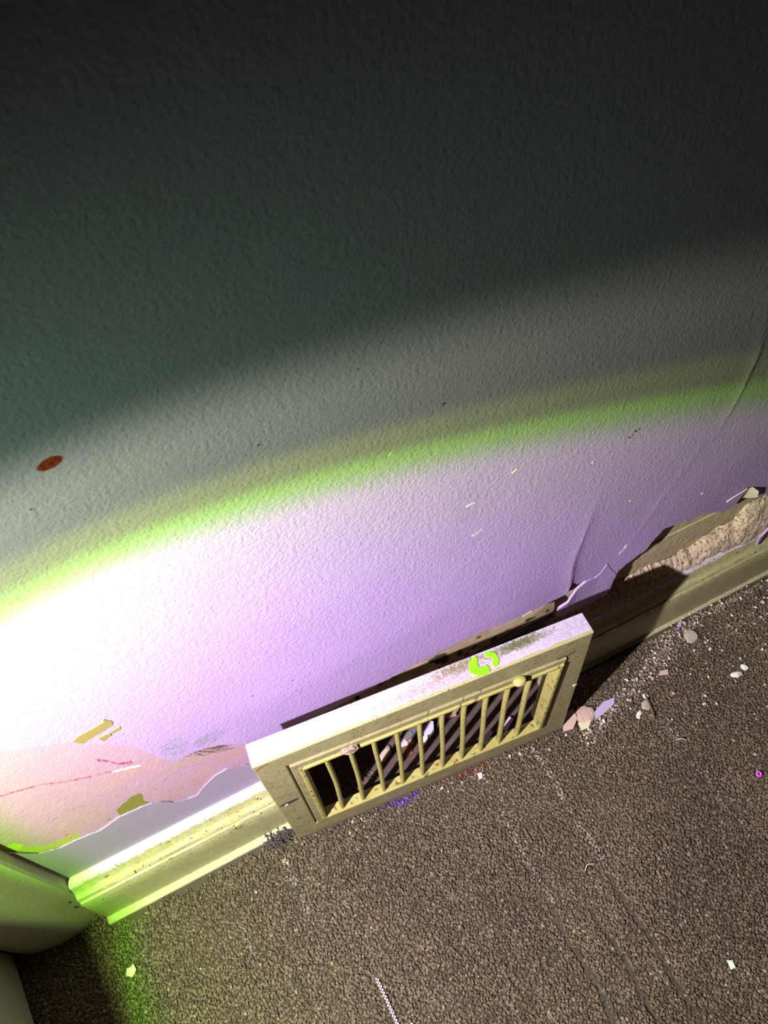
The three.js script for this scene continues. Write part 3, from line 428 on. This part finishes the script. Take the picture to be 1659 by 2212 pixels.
  const crack = (P, r, m, name = 'paint_crack', z = 0.0001) => part(name, new THREE.TubeGeometry(new THREE.CatmullRomCurve3(P.map(([x, y]) => new THREE.Vector3(x, y, z))), 16, r, 4), m, vent);
  crack([[0.3270, 0.2650], [0.3360, 0.2660], [0.3385, 0.2635], [0.3425, 0.2665], [0.3465, 0.2690]], 0.0008, black);
  crack([[0.005, 0.055], [0.014, 0.048], [0.020, 0.050], [0.023, 0.062]], 0.00025, rust); crack([[0.008, 0.125], [0.014, 0.130], [0.013, 0.118], [0.020, 0.122]], 0.0002, rust);
  crack([[0.0905, 0.2712], [0.150, 0.2690]], 0.0003, rust); crack([[0.232, 0.2685], [0.262, 0.2680]], 0.0004, rust);
  crack([[-0.0004, 0.290], [0.006, 0.2955], [0.012, 0.2965]], 0.0009, rust);
  const flake = new THREE.TetrahedronGeometry(0.003); flake.scale(1.6, 1, 0.4); const fk = part('paint_flake', flake, sliver, vent); fk.position.set(0.3665, 0.160, 0.0006);
}

// ------------------------------------------------------------------ loose bits
function chunk(r, sx, sy, sz, k, rough_ = 0.5) { const g = new THREE.IcosahedronGeometry(1, 2), p = g.attributes.position; for (let i = 0; i < p.count; i++) { const v = new THREE.Vector3().fromBufferAttribute(p, i); const f = 1 - rough_ / 2 + rough_ * vnoise(v.x * 2.2 + 5 + k, v.y * 2.2 + v.z * 1.7 + 9, 251 + k); v.multiplyScalar(f); p.setXYZ(i, v.x * r * sx, v.y * r * sy, v.z * r * sz); } g.computeVertexNormals(); return toCreasedNormals(g, 0.5); }
function flakeGeo(P, th, k = 0) { const s = new THREE.Shape(P.map(([x, z]) => new THREE.Vector2(x, -z))); const g = new THREE.ExtrudeGeometry(s, { depth: th, bevelEnabled: true, bevelSize: th * 0.3, bevelThickness: th * 0.25, bevelSegments: 1 }); g.rotateX(-Math.PI / 2); return g; }
const GY = 0.0024;
const pinkBit = std(0.62, 0.42, 0.38, 0.9, { bumpMap: rough, bumpScale: 0.0006 }), lilacBit = std(0.52, 0.42, 0.66, 0.6), creamBit = std(0.72, 0.66, 0.42, 0.7), whiteBit = std(0.85, 0.82, 0.76, 0.8), beigeBit = std(0.55, 0.45, 0.38, 0.95, { bumpMap: rough, bumpScale: 0.0008 });
function put(m, x, z, turn = 0, tilt = 0, y = GY) { m.position.set(x, y, z); m.rotation.set(tilt, turn, tilt * 0.5); return m; }
put(single('paint_flake', flakeGeo([[-0.020, 0.004], [-0.012, -0.004], [0.006, -0.005], [0.022, 0.001], [0.016, 0.006], [0.0, 0.006]], 0.0012), lilacBit, 'lilac paint flake on the carpet by the pink plaster bits', 'paint flake'), 0.3945, 0.087, 0.25, 0.05);
put(single('plaster_chunk', chunk(0.012, 1.1, 0.45, 1.0, 1), pinkBit, 'largest pink plaster chunk by the vent corner', 'plaster'), 0.3665, 0.0835, 0.2);
put(single('plaster_chunk', flakeGeo([[-0.016, 0.006], [-0.004, -0.010], [0.012, -0.010], [0.010, 0.002], [-0.004, 0.010]], 0.003), pinkBit, 'flat pink plaster slab touching the vent corner', 'plaster'), 0.3440, 0.0815, 0.1, 0.1);
put(single('paint_flake', flakeGeo([[-0.010, 0.004], [-0.006, -0.005], [0.010, -0.005], [0.012, 0.003], [0.0, 0.008]], 0.0015), creamBit, 'cream paint flake below the pink plaster chunk', 'paint flake'), 0.3590, 0.0925, 0.3, 0.08);
put(single('paint_flake', flakeGeo([[-0.006, 0.003], [0, -0.003], [0.010, -0.003], [0.008, 0.004]], 0.0012), pinkBit, 'small pink paint flake on the dusty carpet midway along the right shadow edge', 'paint flake'), 0.4967, 0.0834, -0.3, 0.1);
put(single('plaster_chunk', chunk(0.009, 1.1, 0.4, 1.0, 2), beigeBit, 'beige plaster lump on the carpet nearest the baseboard', 'plaster'), 0.5689, 0.0577, 0.5);
put(single('plaster_chunk', chunk(0.007, 1.2, 0.4, 0.9, 3), beigeBit, 'beige plaster crumb against the brown stick', 'plaster'), 0.4480, 0.1110, 0.5);
put(single('plaster_chunk', chunk(0.0042, 1, 0.6, 1, 4), whiteBit, 'white plaster crumb at the top of the brown stick', 'plaster'), 0.4555, 0.1005, 0.5);
put(single('plaster_chunk', chunk(0.0038, 1.5, 0.6, 0.8, 5), whiteBit, 'paired white crumbs, upper, at the lower left of the brown stick', 'plaster'), 0.4330, 0.1160, 0.5);
put(single('plaster_chunk', chunk(0.0030, 1.0, 0.6, 1.0, 6), whiteBit, 'paired white crumbs, lower, at the lower left of the brown stick', 'plaster'), 0.4285, 0.1195, 0.9);
{
  const c = new THREE.CatmullRomCurve3([[0.4560, 0.004, 0.0985], [0.4525, 0.0046, 0.111], [0.4490, 0.0042, 0.1240], [0.4450, 0.0035, 0.1320]].map(p => new THREE.Vector3(...p)));
  single('stick', new THREE.TubeGeometry(c, 16, 0.0017, 6), std(0.16, 0.11, 0.06, 0.9), 'thin brown stick lying on the carpet', 'stick');
}
put(single('plaster_chunk', chunk(0.0052, 1.6, 0.6, 0.8, 7), whiteBit, 'long white crumb on the carpet, left of the white crumb cluster', 'plaster'), 0.5868, 0.1333, -0.3);
put(single('plaster_chunk', chunk(0.0042, 1, 0.7, 1.2, 8), whiteBit, 'white crumb cluster piece near the right edge', 'plaster'), 0.6039, 0.1300, 0.4);
put(single('paint_flake', flakeGeo([[-0.006, 0.0], [-0.002, -0.005], [0.003, -0.003], [0.006, -0.004], [0.005, 0.003], [-0.002, 0.006]], 0.0014), std(0.80, 0.84, 0.70, 0.7), 'pale heart-shaped paint flake on the carpet before the door casing', 'paint flake'), -0.2756, 0.0932, 0.3, 0.06);
put(single('paint_flake', flakeGeo([[-0.004, 0.003], [0, -0.005], [0.004, -0.001], [0.001, 0.005]], 0.0012), std(0.74, 0.82, 0.66, 0.7), 'pale green flake alone on the carpet at the lower right', 'paint flake'), 0.341, 0.3978, 0.3, 0.06);
put(single('paint_flake', flakeGeo([[-0.004, 0.003], [0, -0.004], [0.005, -0.001], [0.001, 0.004]], 0.0012), std(0.7, 0.58, 0.62, 0.8), 'pinkish flake on the carpet just below the vent', 'paint flake'), 0.1975, 0.088, 0.3, 0.06);
put(single('paint_flake', flakeGeo([[-0.006, 0.002], [0.002, -0.003], [0.006, 0.0], [0, 0.003]], 0.001), lilacBit, 'lilac flake at the tip of the vent shadow beside the baseboard', 'paint flake'), 0.5660, 0.0360, 0.3, 0.06, 0.004);
{ const t = new THREE.TorusGeometry(0.0026, 0.0016, 8, 16); t.rotateX(Math.PI / 2); put(single('bead', t, std(0.75, 0.12, 0.70, 0.4), 'small magenta ring bead on the carpet at the right edge', 'bead'), 0.5166, 0.2516, 0, 0.15, 0.0042); }
{ // row of stitches of a loose thread near the bottom of the picture
  const t = thing('loose_thread', 'pale violet dotted thread in the carpet at the bottom edge', 'thread'), m = std(0.62, 0.46, 0.62, 0.7);
  const sg = new THREE.SphereGeometry(0.0014, 7, 5); sg.scale(0.9, 0.8, 1.1);
  for (let i = 0; i < 34; i++) { const s = part('stitch', sg, m, t); s.position.set(-0.0232 + 0.003 * i / 33 * 0.6 + 0.0009 * (i % 2 ? 1 : -1), 0.0028, 0.2290 + i * 0.0018); }
}
{ const c = new THREE.CatmullRomCurve3([[0.452, 0.004, 0.168], [0.459, 0.006, 0.170], [0.464, 0.004, 0.1745]].map(p => new THREE.Vector3(...p))); single('fibre', new THREE.TubeGeometry(c, 10, 0.0005, 5), whiteBit, 'curved white fibre on the right side of the carpet', 'fibre'); }
{ const c = new THREE.CatmullRomCurve3([[0.252, 0.004, 0.244], [0.258, 0.006, 0.240], [0.266, 0.004, 0.2425]].map(p => new THREE.Vector3(...p))); single('fibre', new THREE.TubeGeometry(c, 10, 0.0005, 5), whiteBit, 'curved white fibre near the middle of the lower carpet', 'fibre'); }
{ // dark fluff pulled from the carpet edge
  const gs = []; for (let i = 0; i < 150; i++) { const a = rnd() * 6.3, x = -0.066 + 0.018 * (rnd() + rnd() - 1), z = 0.038 + 0.009 * (rnd() + rnd() - 1), l = rr(0.003, 0.010), h = rr(0.003, 0.011); gs.push(new THREE.TubeGeometry(new THREE.CatmullRomCurve3([new THREE.Vector3(x, 0.0005, z), new THREE.Vector3(x + l * 0.3 * Math.cos(a), h * 0.7, z + l * 0.3 * Math.sin(a)), new THREE.Vector3(x + l * Math.cos(a), h, z + l * Math.sin(a))]), 5, 0.0006, 4)); }
  single('lint_clump', mergeGeometries(gs), std(0.11, 0.09, 0.10, 1), 'dark frayed fluff on the carpet edge at the lower left vent corner', 'lint');
}
// crumbs of plaster nobody could count
{
  const N = 950, im = new THREE.InstancedMesh(new THREE.IcosahedronGeometry(1, 0), new THREE.MeshStandardMaterial({ color: 0xffffff, roughness: 0.9 }), N), m = new THREE.Matrix4(), q = new THREE.Quaternion(), e = new THREE.Euler(), c = new THREE.Color();
  for (let i = 0; i < N; i++) {
    let x, z; const k = rnd();
    if (k < 0.36) { x = rr(0.34, 0.60); z = 0.112 - 0.06 * (x - 0.34) / 0.2 + (rnd() + rnd() - 1) * 0.022; }
    else if (k < 0.62) { x = rr(0.54, 0.85); z = 0.032 + rnd() * rnd() * 0.13; }
    else if (k < 0.80) { x = rr(0.45, 0.8); z = rr(0.04, 0.30); }
    else if (k < 0.86) { x = rr(-0.03, 0.33); z = 0.056 + (x + 0.045) * 0.0923 + rnd() * rnd() * 0.03; }
    else { x = rr(-0.35, 0.75); z = rr(0.05, 0.5); }
    if (z < 0.028) z = 0.03;
    const s = 0.0005 + 0.0021 * Math.pow(rnd(), 3.2) * (k > 0.86 ? 0.55 : 1);
    e.set(rr(0, 6), rr(0, 6), rr(0, 6)); q.setFromEuler(e); m.compose(new THREE.Vector3(x, 0.0026, z), q, new THREE.Vector3(s * rr(0.8, 1.5), s * 0.8, s * rr(0.8, 1.5))); im.setMatrixAt(i, m);
    const t = rnd(); t < 0.32 ? c.setRGB(0.78, 0.70, 0.62) : t < 0.8 ? c.setRGB(0.5, 0.4, 0.34) : c.setRGB(0.62, 0.46, 0.46); im.setColorAt(i, c);
  }
  im.name = 'plaster_crumbs'; im.userData = { kind: 'stuff', label: 'tiny pale plaster crumbs scattered over the carpet', category: 'crumbs' }; im.castShadow = im.receiveShadow = true; scene.add(im);
}
// lilac painted plaster remnant above the right baseboard
{
  const g = fanSheet([[0.6747, 0.1296], [0.6797, 0.1528], [0.6908, 0.1540], [0.72, 0.156], [0.78, 0.16]], [[0.6786, 0.1092], [0.690, 0.1100], [0.6963, 0.1064], [0.703, 0.1120], [0.7198, 0.1091], [0.78, 0.11]], (x, y) => 0.016 + 0.003 * Math.sin(x * 160) + 0.0025 * (fbm(x * 60, y * 60, 261, 2) - 0.5), 0.003, 40, 12, wallUV);
  single('plaster_remnant', g, wallMat, 'curled lilac paint remnant above the right baseboard', 'plaster');
}
// litter inside the duct
put(single('paint_flake', flakeGeo([[-0.007, 0.010], [-0.009, -0.004], [-0.003, -0.012], [0.007, -0.008], [0.006, 0.006]], 0.0015), lilacBit, 'tall lilac paint flake inside the vent between middle slats', 'paint flake'), 0.168, 0.003, -0.3, 0.5, 0.009);
put(single('paint_flake', flakeGeo([[-0.012, 0.006], [-0.006, -0.008], [0.008, -0.004], [0.012, 0.004]], 0.0015), lilacBit, 'lilac paint flake beside the grey lint inside the vent', 'paint flake'), 0.130, 0.004, -0.2, 0.4, 0.007);
put(single('lint_clump', chunk(0.013, 1.3, 0.6, 0.7, 9, 0.9), std(0.20, 0.18, 0.19, 1, { bumpMap: rough, bumpScale: 0.002 }), 'grey lint clump inside the vent', 'lint'), 0.1480, -0.004, 0.2, 0, 0.010);
put(single('dead_leaf', flakeGeo([[-0.013, 0.003], [-0.006, -0.004], [0.0, -0.002], [0.006, -0.008], [0.013, -0.003], [0.009, 0.003], [0.002, 0.002], [-0.004, 0.007]], 0.0012), std(0.42, 0.10, 0.02, 0.8), 'rust orange dead leaf inside the vent', 'leaf'), 0.1330, 0.0125, 0.5, 0.3, 0.005);
put(single('plaster_chunk', chunk(0.010, 1.2, 0.6, 0.8, 10), pinkBit, 'pinkish stone inside the vent right of the lilac flake', 'plaster'), 0.208, -0.004, 0.2, 0, 0.008);
put(single('plaster_chunk', chunk(0.008, 1.5, 0.5, 0.7, 11), pinkBit, 'pink plaster bit inside the vent left of the orange leaf', 'plaster'), 0.0996, 0.0062, 0.6, 0, 0.005);
put(single('plaster_chunk', chunk(0.005, 1.3, 0.6, 0.8, 12), whiteBit, 'white crumb inside the vent beside the orange leaf', 'plaster'), 0.155, 0.0119, 0.2, 0, 0.004);
put(single('paint_flake', flakeGeo([[-0.010, 0.004], [-0.006, -0.003], [0.010, -0.005], [0.012, 0.001]], 0.0014), std(0.66, 0.44, 0.70, 0.6), 'bright violet flake inside the vent near its right end', 'paint flake'), 0.2652, 0.048, 0.4, 0.2, 0.005);
put(single('paint_flake', flakeGeo([[-0.010, 0.003], [-0.004, -0.003], [0.010, -0.002], [0.008, 0.003]], 0.0014), std(0.66, 0.44, 0.70, 0.6), 'long violet flake inside the vent left of the bright violet flake', 'paint flake'), 0.2330, 0.048, 0.4, 0.2, 0.004);
{
  const gs = []; for (let i = 0; i < 90; i++) { const a = rnd() * 6.3, x = 0.052 + rr(-0.03, 0.022), z = 0.0235 + rr(-0.012, 0.012) - (x - 0.05) * 0.25, l = rr(0.003, 0.008); const c = new THREE.CatmullRomCurve3([new THREE.Vector3(x, 0.001, z), new THREE.Vector3(x + l * 0.4 * Math.cos(a), 0.003 + rnd() * 0.005, z + l * 0.4 * Math.sin(a)), new THREE.Vector3(x + l * Math.cos(a), 0.002 + rnd() * 0.003, z + l * Math.sin(a))]); gs.push(new THREE.TubeGeometry(c, 5, 0.0005, 4)); }
  const m = single('straw_litter', mergeGeometries(gs), std(0.30, 0.25, 0.16, 0.9), 'straw-like litter inside the vent at its left end', 'litter'); m.userData.kind = 'stuff';
}
put(single('plaster_box_chip', new RoundedBoxGeometry(0.014, 0.022, 0.008, 2, 0.001), std(0.52, 0.46, 0.30, 0.85), 'small olive block lodged above the vent under the wall edge', 'block'), 0.3045, 0.198, 0, 0, 0.1985).position.z = -0.006;

// ------------------------------------------------------------------ the torch itself, out of frame
{
  const t = thing('hand_torch', 'slim black hand torch held at the left, out of the picture', 'torch');
  const body = std(0.02, 0.02, 0.022, 0.4, { metalness: 0.5 });
  const lathe = new THREE.LatheGeometry([[0.0001, -0.135], [0.010, -0.135], [0.011, -0.132], [0.011, -0.05], [0.0125, -0.045], [0.016, -0.034], [0.017, -0.030], [0.017, -0.008], [0.0155, -0.007], [0.0155, -0.012], [0.004, -0.022], [0.0001, -0.022]].map(([r, y]) => new THREE.Vector2(r, y)), 28);
  part('body', lathe, body, t);
  const lens = new THREE.CylinderGeometry(0.0150, 0.0150, 0.0015, 28); lens.translate(0, -0.010, 0);
  part('lens', lens, new THREE.MeshStandardMaterial({ color: 0xffffff, emissive: lin(1, 0.95, 1), emissiveIntensity: 2, roughness: 0.3 }), t);
  const sw = new THREE.CylinderGeometry(0.004, 0.004, 0.004, 14); sw.rotateX(Math.PI / 2); sw.translate(0, -0.06, 0.011); part('switch', sw, body, t);
  t.position.copy(TORCH); t.quaternion.setFromUnitVectors(new THREE.Vector3(0, 1, 0), AXIS);
}
shadows(scene);
renderer.render(scene, camera);
